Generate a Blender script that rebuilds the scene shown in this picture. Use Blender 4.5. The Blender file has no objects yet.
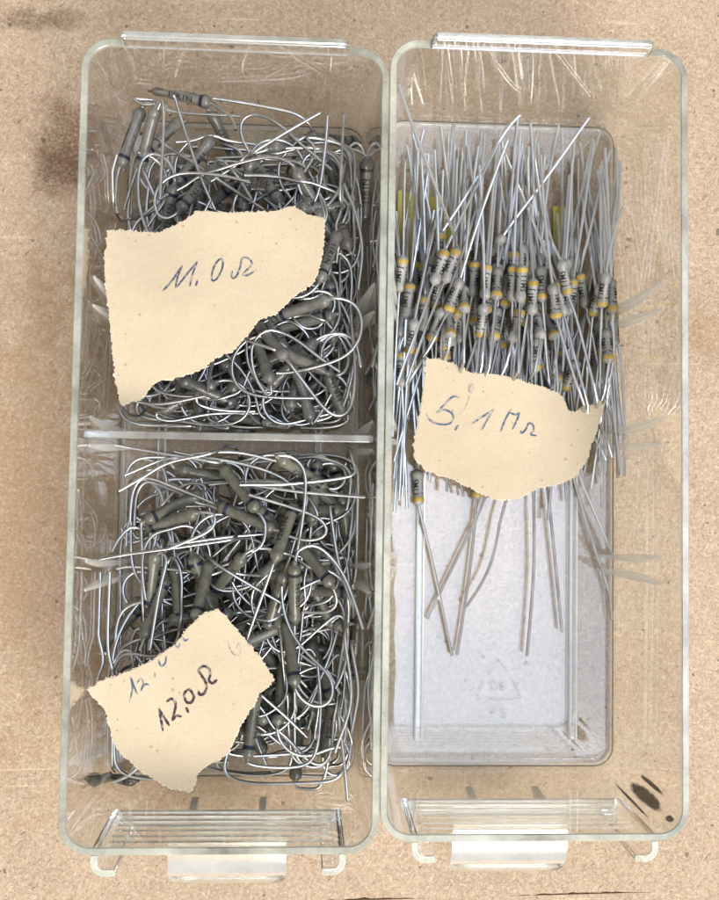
import bpy, bmesh, math, random
import numpy as np
from mathutils import Vector, Matrix
from mathutils.geometry import delaunay_2d_cdt

K = 0.001                      # everything below is written in millimetres
sc = bpy.context.scene
col = sc.collection
random.seed(11)
rng = np.random.default_rng(7)

# ------------------------------------------------------------------ camera
CAM_AX, CAM_AY, CAM_H = 0.0505, -0.0534, 207.645
FOC, PPX, PPY = 965.49, 351.73, 417.23          # focal length and optical centre, photo pixels (719 x 900)
def cam_rot(ax, ay):
    c, s, e, t = math.cos(ax), math.sin(ax), math.cos(ay), math.sin(ay)
    return np.array([[1,0,0],[0,c,-s],[0,s,c]]) @ np.array([[e,0,t],[0,1,0],[-t,0,e]])
RM = cam_rot(CAM_AX, CAM_AY)
cam = bpy.data.objects.new('camera', bpy.data.cameras.new('camera'))
col.objects.link(cam); sc.camera = cam
m4 = Matrix(RM.tolist()).to_4x4(); m4.translation = (0, 0, CAM_H*K)
cam.matrix_world = m4
cam.data.sensor_fit = 'HORIZONTAL'; cam.data.sensor_width = 36
cam.data.lens = 36*FOC/719
cam.data.shift_x = (359.5-PPX)/719; cam.data.shift_y = (PPY-450)/719
cam.data.clip_start = 0.005; cam.data.clip_end = 20

# ------------------------------------------------------------------ light
world = bpy.data.worlds.new('World'); sc.world = world; world.use_nodes = True
bg = world.node_tree.nodes['Background']
bg.inputs[0].default_value = (1.0, 0.95, 0.88, 1); bg.inputs[1].default_value = 0.54
def area(name, loc, target, sx, sy, power, color):
    l = bpy.data.lights.new(name, 'AREA'); l.shape = 'RECTANGLE'; l.size = sx; l.size_y = sy
    l.energy = power; l.color = color
    o = bpy.data.objects.new(name, l); col.objects.link(o); o.location = loc
    o.rotation_euler = (Vector(target)-Vector(loc)).to_track_quat('-Z', 'Y').to_euler()
    return o
area('skylight_lamp', (0.46, -0.08, 1.35), (0.46, -0.08, 0), 0.62, 0.90, 8.0, (0.64, 0.77, 1.0))
area('warm_fill_light', (0.55, -1.35, 1.45), (0.02, 0, 0), 1.3, 0.8, 42, (1.0, 0.94, 0.85))  # unseen warm fill, added and placed where no drawer floor mirrors it
vs = sc.view_settings
vs.view_transform = 'Standard'; vs.look = 'None'; vs.exposure = 0.28; vs.gamma = 1.0; vs.use_curve_mapping = False
cy = sc.cycles
cy.max_bounces = 18; cy.transmission_bounces = 16; cy.glossy_bounces = 8; cy.diffuse_bounces = 4
cy.caustics_refractive = True; cy.caustics_reflective = True; cy.blur_glossy = 0.3
cy.use_denoising = True; cy.sample_clamp_indirect = 12

# ------------------------------------------------------------------ helpers
def unproj(px, py, z):
    v = RM @ np.array([(px-PPX)/FOC, -(py-PPY)/FOC, -1.0])
    return np.array([0, 0, CAM_H]) + v*(z-CAM_H)/v[2]
def tag(o, label=None, cat=None, group=None, kind=None):
    for k, v in (('label', label), ('category', cat), ('group', group), ('kind', kind)):
        if v: o[k] = v
    return o
def empty(name, loc=(0,0,0), rz=0.0):
    o = bpy.data.objects.new(name, None); col.objects.link(o)
    o.location = Vector(loc)*K; o.rotation_euler = (0, 0, rz); o.empty_display_size = 0.005
    return o
def mesh_of(name, V, F, smooth=True, angle=35):
    me = bpy.data.meshes.new(name)
    me.from_pydata((np.asarray(V, float)*K).tolist(), [], F)
    if smooth:
        me.polygons.foreach_set('use_smooth', [True]*len(me.polygons))
        me.set_sharp_from_angle(angle=math.radians(angle))
    me.update()
    return me
def obj(name, me, mat, parent=None):
    if mat and not me.materials: me.materials.append(mat)
    o = bpy.data.objects.new(name, me); col.objects.link(o)
    if parent: o.parent = parent
    return o
def place(o, p):
    o.location = Vector(p)*K
    return o
def fix_normals(me):
    bm = bmesh.new(); bm.from_mesh(me); bmesh.ops.recalc_face_normals(bm, faces=bm.faces); bm.to_mesh(me); bm.free()
    return me
def prism(name, poly, axis, a, b, bevel=0.0, segs=2):
    """closed solid: 2-D outline swept along an axis from a to b (mm), edges softened"""
    n = len(poly)
    def P(u, v, w): return {'x': (w,u,v), 'y': (u,w,v), 'z': (u,v,w)}[axis]
    V = [P(u,v,a) for u,v in poly]+[P(u,v,b) for u,v in poly]
    F = [list(range(n))[::-1], list(range(n,2*n))]+[[i,(i+1)%n,n+(i+1)%n,n+i] for i in range(n)]
    bm = bmesh.new()
    vs_ = [bm.verts.new(Vector(v)*K) for v in V]
    for f in F: bm.faces.new([vs_[i] for i in f])
    bmesh.ops.recalc_face_normals(bm, faces=bm.faces)
    if bevel: 
        es = [e for e in bm.edges if e.calc_face_angle(0) > 0.5]
        bmesh.ops.bevel(bm, geom=es, offset=bevel*K, segments=segs, profile=0.5, affect='EDGES', clamp_overlap=True)
    me = bpy.data.meshes.new(name); bm.to_mesh(me); bm.free()
    return me
def tube(name, pts, r, sides=8, caps=True):
    P = np.asarray(pts, float); n = len(P)
    T = np.gradient(P, axis=0); T /= np.linalg.norm(T, axis=1)[:,None]+1e-9
    N = np.zeros_like(P)
    a = np.array([0,0,1.0]) if abs(T[0,2]) < .9 else np.array([1.0,0,0])
    N[0] = np.cross(T[0], a); N[0] /= np.linalg.norm(N[0])
    for i in range(1, n):
        v = N[i-1]-T[i]*(N[i-1]@T[i]); N[i] = v/(np.linalg.norm(v)+1e-9)
    B = np.cross(T, N)
    ang = np.arange(sides)*2*math.pi/sides
    V = (P[:,None,:]+r*(np.cos(ang)[None,:,None]*N[:,None,:]+np.sin(ang)[None,:,None]*B[:,None,:])).reshape(-1,3)
    F = [[i*sides+j, i*sides+(j+1)%sides, (i+1)*sides+(j+1)%sides, (i+1)*sides+j] for i in range(n-1) for j in range(sides)]
    if caps: F += [list(range(sides))[::-1], list(range((n-1)*sides, n*sides))]
    return mesh_of(name, V, F, angle=50)
def lathe(name, prof, sides=18, angle=40):
    """profile [(x, r)] turned about the x axis; r = 0 closes an end"""
    V, rings = [], []
    for x, r in prof:
        if r <= 0: rings.append([len(V)]); V.append((x,0,0))
        else:
            rings.append(list(range(len(V), len(V)+sides)))
            V += [(x, r*math.cos(2*math.pi*j/sides), r*math.sin(2*math.pi*j/sides)) for j in range(sides)]
    F = []
    for A, B in zip(rings, rings[1:]):
        for j in range(sides):
            k = (j+1) % sides
            if len(A) == 1: F.append([A[0], B[k], B[j]])
            elif len(B) == 1: F.append([A[j], A[k], B[0]])
            else: F.append([A[j], A[k], B[k], B[j]])
    return mesh_of(name, V, F, angle=angle)
def catmull(P, per=6):
    P = [np.asarray(p, float) for p in P]
    Q = [2*P[0]-P[1]]+P+[2*P[-1]-P[-2]]
    out = []
    for i in range(1, len(Q)-2):
        for t in np.arange(per)/per:
            a, b, c, d = Q[i-1], Q[i], Q[i+1], Q[i+2]
            out.append(.5*(2*b+(c-a)*t+(2*a-5*b+4*c-d)*t*t+(3*b-a-3*c+d)*t**3))
    out.append(P[-1])
    return np.array(out)

# ------------------------------------------------------------------ materials
def new_mat(name):
    m = bpy.data.materials.new(name); m.use_nodes = True
    nt = m.node_tree; b = nt.nodes['Principled BSDF']
    return m, nt, b
def N(nt, t, **kw):
    n = nt.nodes.new(t)
    for k, v in kw.items():
        if k in n.inputs: n.inputs[k].default_value = v
        else: setattr(n, k, v)
    return n
def ramp(nt, fac, stops):
    r = nt.nodes.new('ShaderNodeValToRGB'); nt.links.new(fac, r.inputs[0])
    e = r.color_ramp.elements
    while len(e) < len(stops): e.new(0.5)
    for q, (p, c) in zip(e, stops):
        q.position = p; q.color = c if len(c) == 4 else (*c, 1)
    return r.outputs[0]
def mixc(nt, fac, a, b, mode='MIX'):
    n = nt.nodes.new('ShaderNodeMix'); n.data_type = 'RGBA'; n.blend_type = mode
    for s, v in ((n.inputs[0], fac), (n.inputs[6], a), (n.inputs[7], b)):
        if hasattr(v, 'is_linked'): nt.links.new(v, s)
        else: s.default_value = v if not isinstance(v, tuple) or len(v) == 4 else (*v, 1)
    return n.outputs[2]
def math_n(nt, op, a, b=0.0, clamp=False):
    n = nt.nodes.new('ShaderNodeMath'); n.operation = op; n.use_clamp = clamp
    for s, v in ((n.inputs[0], a), (n.inputs[1], b)):
        if hasattr(v, 'is_linked'): nt.links.new(v, s)
        else: s.default_value = v
    return n.outputs[0]
def simple(name, c, rough=.5, metal=0.0, spec=.5):
    m, nt, b = new_mat(name)
    b.inputs['Base Color'].default_value = (*c, 1); b.inputs['Roughness'].default_value = rough
    b.inputs['Metallic'].default_value = metal; b.inputs['Specular IOR Level'].default_value = spec
    return m

def board_material():
    m, nt, b = new_mat('hardboard'); L = nt.links.new
    tc = N(nt, 'ShaderNodeTexCoord'); co = tc.outputs['Object']
    def noise(scale, detail=4, rough=.55, dist=0, vec=co):
        n = N(nt, 'ShaderNodeTexNoise', Scale=scale, Detail=detail, Roughness=rough, Distortion=dist); L(vec, n.inputs['Vector']); return n.outputs['Fac']
    big = noise(9, 3); mid = noise(55, 5, .6); fine = noise(1500, 5, .75, .4); grain = noise(3800, 2, .6)
    c = ramp(nt, big, [(.3, (.37,.255,.165)), (.7, (.485,.36,.255))])
    c = mixc(nt, ramp(nt, mid, [(.38, (0,0,0)), (.66, (1,1,1))]), c, (.525,.405,.29))
    c = mixc(nt, .50, c, ramp(nt, fine, [(.28, (.22,.145,.09)), (.5, (.46,.345,.235)), (.72, (.72,.59,.455))]))
    # pressed wood fibres: short thin streaks lying every way, light and dark
    wn = N(nt, 'ShaderNodeTexNoise', Scale=260, Detail=3); L(co, wn.inputs['Vector'])
    wv = N(nt, 'ShaderNodeVectorMath', operation='MULTIPLY_ADD'); L(wn.outputs['Color'], wv.inputs[0]); wv.inputs[1].default_value = (.0028,.0028,.0028); L(co, wv.inputs[2])
    fmask = None
    for k, (ang, sc1, sc2, lo, colr, amt) in enumerate(((.2,620,5200,.63,(.20,.12,.07),.50), (1.1,700,5600,.64,(.78,.63,.47),.42), (2.0,560,5000,.64,(.22,.135,.08),.45), (2.7,720,5800,.63,(.80,.65,.49),.42), (.75,330,3300,.69,(.12,.075,.045),.70), (1.6,900,6400,.62,(.26,.165,.095),.40))):
        mp = N(nt, 'ShaderNodeMapping'); L(wv.outputs[0], mp.inputs[0]); mp.inputs['Rotation'].default_value = (0,0,ang); mp.inputs['Location'].default_value = (k*.37,k*.11,k*.5)
        mp.vector_type = 'TEXTURE'
        m2 = N(nt, 'ShaderNodeMapping'); L(mp.outputs[0], m2.inputs[0]); m2.inputs['Scale'].default_value = (sc1, sc2, 1)
        fn = N(nt, 'ShaderNodeTexNoise', Scale=1.0, Detail=1.0, Roughness=.4); L(m2.outputs[0], fn.inputs['Vector'])
        f = ramp(nt, fn.outputs['Fac'], [(lo, (0,0,0)), (lo+.06, (1,1,1))])
        c = mixc(nt, math_n(nt, 'MULTIPLY', f, amt), c, colr)
        if k in (0,2,4,5): fmask = f if fmask is None else math_n(nt, 'ADD', fmask, f)
    # dark flecks
    vor2 = N(nt, 'ShaderNodeTexVoronoi', Scale=520, feature='F1', Randomness=1.0); L(wv.outputs[0], vor2.inputs['Vector'])
    sep = N(nt, 'ShaderNodeSeparateColor'); L(vor2.outputs['Color'], sep.inputs[0])
    size = math_n(nt, 'MULTIPLY', math_n(nt, 'POWER', sep.outputs[0], 10.0), .27)
    fleck = math_n(nt, 'LESS_THAN', vor2.outputs['Distance'], size)
    c = mixc(nt, math_n(nt, 'MULTIPLY', fleck, .66), c, (.07,.045,.03))
    # long faint scratches
    mp2 = N(nt, 'ShaderNodeMapping'); L(co, mp2.inputs[0]); mp2.inputs['Scale'].default_value = (6, 160, 1); mp2.inputs['Rotation'].default_value = (0,0,-.03)
    s2 = N(nt, 'ShaderNodeTexNoise', Scale=4, Detail=2, Roughness=.4); L(mp2.outputs[0], s2.inputs['Vector'])
    scr = ramp(nt, s2.outputs['Fac'], [(.70, (0,0,0)), (.735, (1,1,1))])
    c = mixc(nt, math_n(nt, 'MULTIPLY', scr, .35), c, (.80,.63,.46))
    # stains and broad browner areas with a shape of their own (photo positions on the board)
    sepx = N(nt, 'ShaderNodeSeparateXYZ'); L(co, sepx.inputs[0])
    wob = N(nt, 'ShaderNodeTexNoise', Scale=140, Detail=5, Roughness=.65); L(co, wob.inputs['Vector'])
    def brown_patch(px, py, rx, ry, strength, colr, c, power=1.0):
        p = unproj(px, py, 0)*K
        dx = math_n(nt, 'DIVIDE', math_n(nt, 'SUBTRACT', sepx.outputs[0], float(p[0])), rx*K)
        dy = math_n(nt, 'DIVIDE', math_n(nt, 'SUBTRACT', sepx.outputs[1], float(p[1])), ry*K)
        d = math_n(nt, 'SQRT', math_n(nt, 'ADD', math_n(nt, 'MULTIPLY', dx, dx), math_n(nt, 'MULTIPLY', dy, dy)))
        d = math_n(nt, 'ADD', d, math_n(nt, 'MULTIPLY', math_n(nt, 'SUBTRACT', wob.outputs['Fac'], .5), 2.2))
        f = ramp(nt, d, [(.35, (1,1,1)), (1.0, (0,0,0))])
        br = ramp(nt, fine, [(.35, (1,1,1)), (.6, (.45,.45,.45))])
        return mixc(nt, math_n(nt, 'MULTIPLY', math_n(nt, 'MULTIPLY', f, br), strength), c, colr)
    c = brown_patch(66, 138, 11, 11, .85, (.14,.068,.03), c)
    c = brown_patch(62, 172, 7, 6, .85, (.10,.055,.03), c)
    c = brown_patch(30, 19, 9, 3, .8, (.14,.085,.05), c)
    c = brown_patch(62, 17, 6, 3, .6, (.16,.10,.06), c)
    c = brown_patch(18, 500, 15, 62, .75, (.36,.22,.11), c)  # brown board on the left, with the light falloff painted in too
    c = brown_patch(30, 300, 9, 16, .5, (.33,.20,.10), c)  # same mix of brown board and painted falloff, further back
    c = brown_patch(705, 330, 7, 8, .5, (.30,.17,.09), c)
    c = brown_patch(225, 330, 36, 62, .70, (.31,.18,.085), c)  # browner board under the back half of the left drawer
    c = brown_patch(215, 640, 34, 40, .5, (.33,.195,.095), c)  # browner board under the front half of the left drawer
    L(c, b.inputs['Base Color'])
    b.inputs['Roughness'].default_value = .72; b.inputs['Specular IOR Level'].default_value = .35
    bp = N(nt, 'ShaderNodeBump', Strength=.5, Distance=.00025)
    h = math_n(nt, 'ADD', math_n(nt, 'MULTIPLY', fine, .7), math_n(nt, 'MULTIPLY', grain, .4))
    h = math_n(nt, 'SUBTRACT', h, math_n(nt, 'MULTIPLY', fmask, .4))
    L(h, bp.inputs['Height']); L(bp.outputs[0], b.inputs['Normal'])
    return m

def plastic_material(name, tint=(.985,.99,.968), rough0=.0, rough1=.05):
    m, nt, b = new_mat(name); L = nt.links.new
    b.inputs['Base Color'].default_value = (*tint, 1)
    b.inputs['Transmission Weight'].default_value = 1; b.inputs['IOR'].default_value = 1.58
    tc = N(nt, 'ShaderNodeTexCoord')
    n = N(nt, 'ShaderNodeTexNoise', Scale=60, Detail=6, Roughness=.7); L(tc.outputs['Object'], n.inputs['Vector'])
    r = N(nt, 'ShaderNodeMapRange'); r.inputs[1].default_value = .45; r.inputs[2].default_value = .8
    r.inputs[3].default_value = rough0; r.inputs[4].default_value = rough1
    L(n.outputs['Fac'], r.inputs[0]); L(r.outputs[0], b.inputs['Roughness'])
    # mould waviness and fine scuffs
    mp = N(nt, 'ShaderNodeMapping'); L(tc.outputs['Object'], mp.inputs[0]); mp.inputs['Scale'].default_value = (1,.5,.7)
    n2 = N(nt, 'ShaderNodeTexNoise', Scale=130, Detail=2); L(mp.outputs[0], n2.inputs['Vector'])
    bp = N(nt, 'ShaderNodeBump', Strength=.025, Distance=.0004); L(n2.outputs['Fac'], bp.inputs['Height']); L(bp.outputs[0], b.inputs['Normal'])
    return m

def paint_material(name, c0, c1, rough=.42):
    m, nt, b = new_mat(name); L = nt.links.new
    tc = N(nt, 'ShaderNodeTexCoord'); n = N(nt, 'ShaderNodeTexNoise', Scale=700, Detail=4); L(tc.outputs['Object'], n.inputs['Vector'])
    oi = N(nt, 'ShaderNodeObjectInfo')
    c = ramp(nt, n.outputs['Fac'], [(.3, c0), (.7, c1)])
    v = N(nt, 'ShaderNodeHueSaturation'); L(c, v.inputs['Color'])
    L(math_n(nt, 'ADD', .8, math_n(nt, 'MULTIPLY', oi.outputs['Random'], .4)), v.inputs['Value'])
    L(v.outputs[0], b.inputs['Base Color'])
    b.inputs['Roughness'].default_value = rough
    bp = N(nt, 'ShaderNodeBump', Strength=.25, Distance=.0001); L(n.outputs['Fac'], bp.inputs['Height']); L(bp.outputs[0], b.inputs['Normal'])
    return m

def wire_material(name, c0, c1, rough=.26):
    m, nt, b = new_mat(name); L = nt.links.new
    tc = N(nt, 'ShaderNodeTexCoord'); n = N(nt, 'ShaderNodeTexNoise', Scale=260, Detail=4); L(tc.outputs['Object'], n.inputs['Vector'])
    oi = N(nt, 'ShaderNodeObjectInfo')
    L(mixc(nt, math_n(nt, 'MULTIPLY', ramp(nt, n.outputs['Fac'], [(.35,(0,0,0)),(.7,(1,1,1))]), oi.outputs['Random']), c0, c1), b.inputs['Base Color'])
    b.inputs['Metallic'].default_value = 1; b.inputs['Roughness'].default_value = rough
    return m

def paper_material(name, base, dark, light):
    m, nt, b = new_mat(name); L = nt.links.new
    tc = N(nt, 'ShaderNodeTexCoord'); co = tc.outputs['Object']
    n = N(nt, 'ShaderNodeTexNoise', Scale=60, Detail=4); L(co, n.inputs['Vector'])
    f = N(nt, 'ShaderNodeTexNoise', Scale=1700, Detail=4, Roughness=.7, Distortion=1.2); L(co, f.inputs['Vector'])
    c = ramp(nt, n.outputs['Fac'], [(.3, dark), (.7, base)])
    c = mixc(nt, .4, c, ramp(nt, f.outputs['Fac'], [(.3, dark), (.68, light)]))
    v = N(nt, 'ShaderNodeTexVoronoi', Scale=800); L(co, v.inputs['Vector'])
    s = N(nt, 'ShaderNodeSeparateColor'); L(v.outputs['Color'], s.inputs[0])
    fl = math_n(nt, 'LESS_THAN', v.outputs['Distance'], math_n(nt, 'MULTIPLY', math_n(nt, 'POWER', s.outputs[0], 9.0), .28))
    c = mixc(nt, math_n(nt, 'MULTIPLY', fl, .45), c, (.26,.15,.07))
    L(c, b.inputs['Base Color']); b.inputs['Roughness'].default_value = .85; b.inputs['Specular IOR Level'].default_value = .2
    h = N(nt, 'ShaderNodeTexNoise', Scale=190, Detail=3); L(co, h.inputs['Vector'])
    bp = N(nt, 'ShaderNodeBump', Strength=.45, Distance=.0006)
    cr = N(nt, 'ShaderNodeTexVoronoi', Scale=75); L(co, cr.inputs['Vector'])
    L(math_n(nt, 'ADD', math_n(nt, 'ADD', h.outputs['Fac'], math_n(nt, 'MULTIPLY', cr.outputs['Distance'], .8)), math_n(nt, 'MULTIPLY', f.outputs['Fac'], .25)), bp.inputs['Height']); L(bp.outputs[0], b.inputs['Normal'])
    return m

def ink_material(name, c, gap=.42):
    m, nt, b = new_mat(name); L = nt.links.new
    tc = N(nt, 'ShaderNodeTexCoord'); n = N(nt, 'ShaderNodeTexNoise', Scale=900, Detail=3); L(tc.outputs['Object'], n.inputs['Vector'])
    L(mixc(nt, ramp(nt, n.outputs['Fac'], [(gap,(0,0,0)), (gap+.25,(1,1,1))]), c, (.50,.42,.33)), b.inputs['Base Color'])
    b.inputs['Roughness'].default_value = .7
    return m

M_board = board_material()
M_dark = simple('board_core', (.10,.06,.035), .9)
M_plastic = plastic_material('clear_polystyrene')
M_plastic2 = plastic_material('clear_polystyrene_scuffed', (.96,.975,.965), .05, .30)
def edge_material(name, base, trans, rough):
    m, nt, b = new_mat(name)
    b.inputs['Base Color'].default_value = (*base, 1); b.inputs['Transmission Weight'].default_value = trans
    b.inputs['Roughness'].default_value = rough; b.inputs['IOR'].default_value = 1.58
    tc = N(nt, 'ShaderNodeTexCoord'); n = N(nt, 'ShaderNodeTexNoise', Scale=90, Detail=5, Roughness=.7); nt.links.new(tc.outputs['Object'], n.inputs['Vector'])
    r = N(nt, 'ShaderNodeMapRange'); r.inputs[1].default_value = .3; r.inputs[2].default_value = .75; r.inputs[3].default_value = min(1, trans+.2); r.inputs[4].default_value = max(0, trans-.2)
    nt.links.new(n.outputs['Fac'], r.inputs[0]); nt.links.new(r.outputs[0], b.inputs['Transmission Weight'])
    return m
M_rim = edge_material('edge_glow_polystyrene', (.88,.91,.78), .64, .16)  # pale base colour stands in for light piped to the moulded edges
M_white = edge_material('white_glint_polystyrene', (.95,.96,.95), .12, .35)  # white glints on rib and shelf edges put into the colour
M_milk = edge_material('pale_polystyrene', (.96,.975,.95), .84, .18)
M_mark = simple('moulded_mark', (.62,.57,.55), .6); M_mark.node_tree.nodes['Principled BSDF'].inputs['Alpha'].default_value = .18
M_bodyA = paint_material('grey_enamel', (.10,.096,.085), (.175,.168,.15), .27)
M_bodyB = paint_material('olive_grey_enamel', (.09,.088,.067), (.155,.15,.117), .27)
M_bodyC = paint_material('light_grey_enamel', (.19,.187,.178), (.29,.285,.27), .38)
M_wire = wire_material('tinned_wire', (.50,.505,.51), (.24,.24,.235), .30)
M_wire2 = wire_material('tinned_wire_bright', (.64,.65,.665), (.38,.39,.40), .29)
M_ridge = edge_material('pale_moulded_ridge', (.97,.955,.90), .30, .25)
M_gusset = simple('frosted_moulded_gusset', (.97,.96,.91), .22); M_gusset.node_tree.nodes['Principled BSDF'].inputs['Alpha'].default_value = .42
M_handle = edge_material('clear_polystyrene_handle', (.92,.93,.87), .92, .16)
M_band = simple('dark_blue_paint', (.010,.013,.03), .35)
M_yel = paint_material('yellow_paint', (.31,.205,.035), (.44,.31,.07), .4)
M_print = simple('black_print', (.012,.012,.012), .6)
M_paper = paper_material('kraft_paper', (.60,.50,.355), (.51,.415,.285), (.67,.575,.43))
M_torn = paper_material('torn_paper_fibre', (.80,.71,.56), (.68,.57,.41), (.86,.79,.67))
M_blue = ink_material('blue_ink', (.04,.062,.125), .46)
M_blue2 = ink_material('pale_blue_ink', (.06,.10,.17), .45)
M_black = ink_material('black_ink', (.03,.012,.02), .5)
M_pencil = ink_material('pencil', (.16,.13,.11), .3)
M_strip = paint_material('yellow_film', (.42,.36,.05), (.58,.50,.10), .5)
M_stain = paint_material('brown_stain', (.045,.033,.018), (.12,.09,.055), .5)
def soften(m):
    nt = m.node_tree; L = nt.links.new; a = N(nt, 'ShaderNodeAttribute', attribute_name='core'); tc = N(nt, 'ShaderNodeTexCoord')
    n = N(nt, 'ShaderNodeTexNoise', Scale=520, Detail=5, Roughness=.7); L(tc.outputs['Object'], n.inputs['Vector'])
    v = math_n(nt, 'ADD', a.outputs['Fac'], math_n(nt, 'MULTIPLY', math_n(nt, 'SUBTRACT', n.outputs['Fac'], .5), 1.1))
    L(math_n(nt, 'MULTIPLY', ramp(nt, v, [(.12, (0,0,0)), (.55, (1,1,1))]), .92), nt.nodes['Principled BSDF'].inputs['Alpha'])
soften(M_stain)

# ------------------------------------------------------------------ work board (two boards meeting at the bottom edge of the picture)
seam = unproj(500, 897, 0)[1]
def slab(name, x0, x1, y0, y1, mat, z0=-6, z1=0):
    nx = 40
    V = [(x, y, z) for z in (z0, z1) for x, y in ((x0,y0),(x1,y0),(x1,y1),(x0,y1))]
    return prism(name, [(x0,y0),(x1,y0),(x1,y1),(x0,y1)], 'z', z0, z1)
# ragged front edge of the main board
ed = [(-420, seam)]
for x in np.arange(-110, 125, 1.2):
    ed.append((x, seam+.10*rng.standard_normal()+(-.22 if -70 < x < 5 else 0)+.25*math.sin(x*.13)))
ed.append((420, seam))
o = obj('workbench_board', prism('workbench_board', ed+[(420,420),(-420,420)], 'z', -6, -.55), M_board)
tag(o, kind='structure')
o = obj('workbench_front_board', prism('workbench_front_board', [(-420,-420),(420,-420),(420,seam-.16),(-420,seam-.16)], 'z', -6, -.58), M_board)
tag(o, kind='structure')
o = obj('workbench_underlay', prism('workbench_underlay', [(-420,-420),(420,-420),(420,420),(-420,420)], 'z', -12, -6.02), M_dark)
tag(o, kind='structure')

# ------------------------------------------------------------------ drawers
W, LEN, H, TH = 55.0, 142.75, 37.0, 1.3
HW, HL = W/2, LEN/2
ROT = -0.0184
DR = {'left': (-12.613, 4.576), 'right': (42.535, 5.558)}
def to_world(k, p):
    c, s = math.cos(ROT), math.sin(ROT); x, y = DR[k]
    return np.array([x+p[0]*c-p[1]*s, y+p[0]*s+p[1]*c, p[2]])
def to_local(k, q):
    c, s = math.cos(ROT), math.sin(ROT); x, y = DR[k]; a, b = q[0]-x, q[1]-y
    return np.array([a*c+b*s, -a*s+b*c, q[2]])
def at(k, px, py, z): return to_local(k, unproj(px, py, z))
def rrect(hw, hl, r, z, seg=7):
    out = []
    for cx, cy, a0 in ((hw-r,hl-r,0),(-hw+r,hl-r,90),(-hw+r,-hl+r,180),(hw-r,-hl+r,270)):
        for i in range(seg+1):
            a = math.radians(a0+90*i/seg); out.append((cx+r*math.cos(a), cy+r*math.sin(a), z))
    return out
FLOOR = 1.5
def half_at(z, inner=True):
    t = (z-FLOOR)/(H-FLOOR); d = 1.2*(1-t)
    return HW-TH*inner-d, HL-TH*inner-d
def shell_mesh():
    rings = []
    dft = 1.2
    def o_at(z): d = dft*(1-z/H); return HW-d, HL-d
    w, l = o_at(0); rings += [rrect(w-1.6,l-1.6,3.4,0), rrect(w-.45,l-.45,4.55,0), rrect(w-.14,l-.14,4.86,.14)]
    for z in (.45, .9, H-.8, H-.14): w, l = o_at(z); rings.append(rrect(w,l,5+.5*z/H,z))
    w, l = o_at(H); rings += [rrect(w-.14,l-.14,5.36,H), rrect(w-TH+.14,l-TH+.14,4.2,H)]
    for z in (H-.14, H-.8, 2.7, 2.2): w, l = half_at(z); rings.append(rrect(w,l,3.8+.3*z/H,z))
    w, l = half_at(2.2); rings += [rrect(w-.13,l-.13,3.67,1.85), rrect(w-.36,l-.36,3.44,1.6), rrect(w-.75,l-.75,3.05,FLOOR), rrect(w-1.9,l-1.9,1.9,FLOOR)]
    n = len(rings[0]); V = [p for r in rings for p in r]; F = []
    for i in range(len(rings)-1):
        for j in range(n): F.append([i*n+j, i*n+(j+1)%n, (i+1)*n+(j+1)%n, (i+1)*n+j])
    F.append(list(range(n))[::-1]); F.append([(len(rings)-1)*n+j for j in range(n)])
    return fix_normals(mesh_of('tray', V, F, angle=40))
def second_material(me, mats, test):
    for m in mats: me.materials.append(m)
    for p in me.polygons:
        if test([me.vertices[i].co/K for i in p.vertices], p): p.material_index = 1
    return me
ME_shell = second_material(shell_mesh(), (M_plastic, M_rim), lambda V, p: min(v.z for v in V) > H-.3)
ME_shell.materials.append(M_milk); ME_shell.materials.append(M_ridge)
for p in ME_shell.polygons:                  # pale glints painted on the floor fillets and the band under the rim
    z, n = p.center.z/K, p.normal.z
    if (1.52 < z < 2.4 and n > -.05 and n < .99 and abs(p.center.x/K) < 25.3 and abs(p.center.y/K) < 69.2) or H-.7 < z < H-.3: p.material_index = 2
    if .02 < z < .7 and -.99 < n < .5: p.material_index = 3
G = .012
def hook_profile(s):
    """plan of the curved label guide at one side (s = -1 left, +1 right)"""
    t, out, inn = 1.25, 3.6, 3.9
    y0 = -HL-G-.02; x0 = 21.9
    P = [(x0, y0), (x0, y0-out+2.4)]
    for i in range(1,7):
        a = math.radians(90*i/6); P.append((x0-2.4+2.4*math.cos(a), y0-out+2.4-2.4*math.sin(a)))
    P += [(x0-inn-.2, y0-out+.1), (x0-inn-.4, y0-out+.6), (x0-inn-.2, y0-out+t)]
    for i in range(6,-1,-1):
        a = math.radians(90*i/6); P.append((x0-2.4+1.15*math.cos(a), y0-out+2.4-1.15*math.sin(a)))
    P += [(x0-t, y0)]
    return [(s*x, y) for x, y in P]
ME_hook = {s: prism('label_hook', hook_profile(s), 'z', 17.2, H-.02, .12) for s in (-1,1)}
ME_tab = prism('back_tab', [(-20.2,0),(20.2,0),(20.0,2.9),(19.3,3.7),(-19.3,3.7),(-20.0,2.9)], 'y', HL-1.75, HL-.15, .2)
ME_tab = second_material(ME_tab, (M_plastic, M_milk), lambda V, p: min(v.z for v in V) > 3.2)
ME_hook = {s: second_material(m, (M_plastic, M_rim), lambda V, p: min(v.z for v in V) > H-.3) for s, m in ME_hook.items()}
ME_shelf = prism('label_shelf', [(-21.6,-HL-.55),(21.6,-HL-.55),(21.6,-HL-3.4),(-21.6,-HL-3.4)], 'z', 15.9, 17.15, .15)
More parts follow.
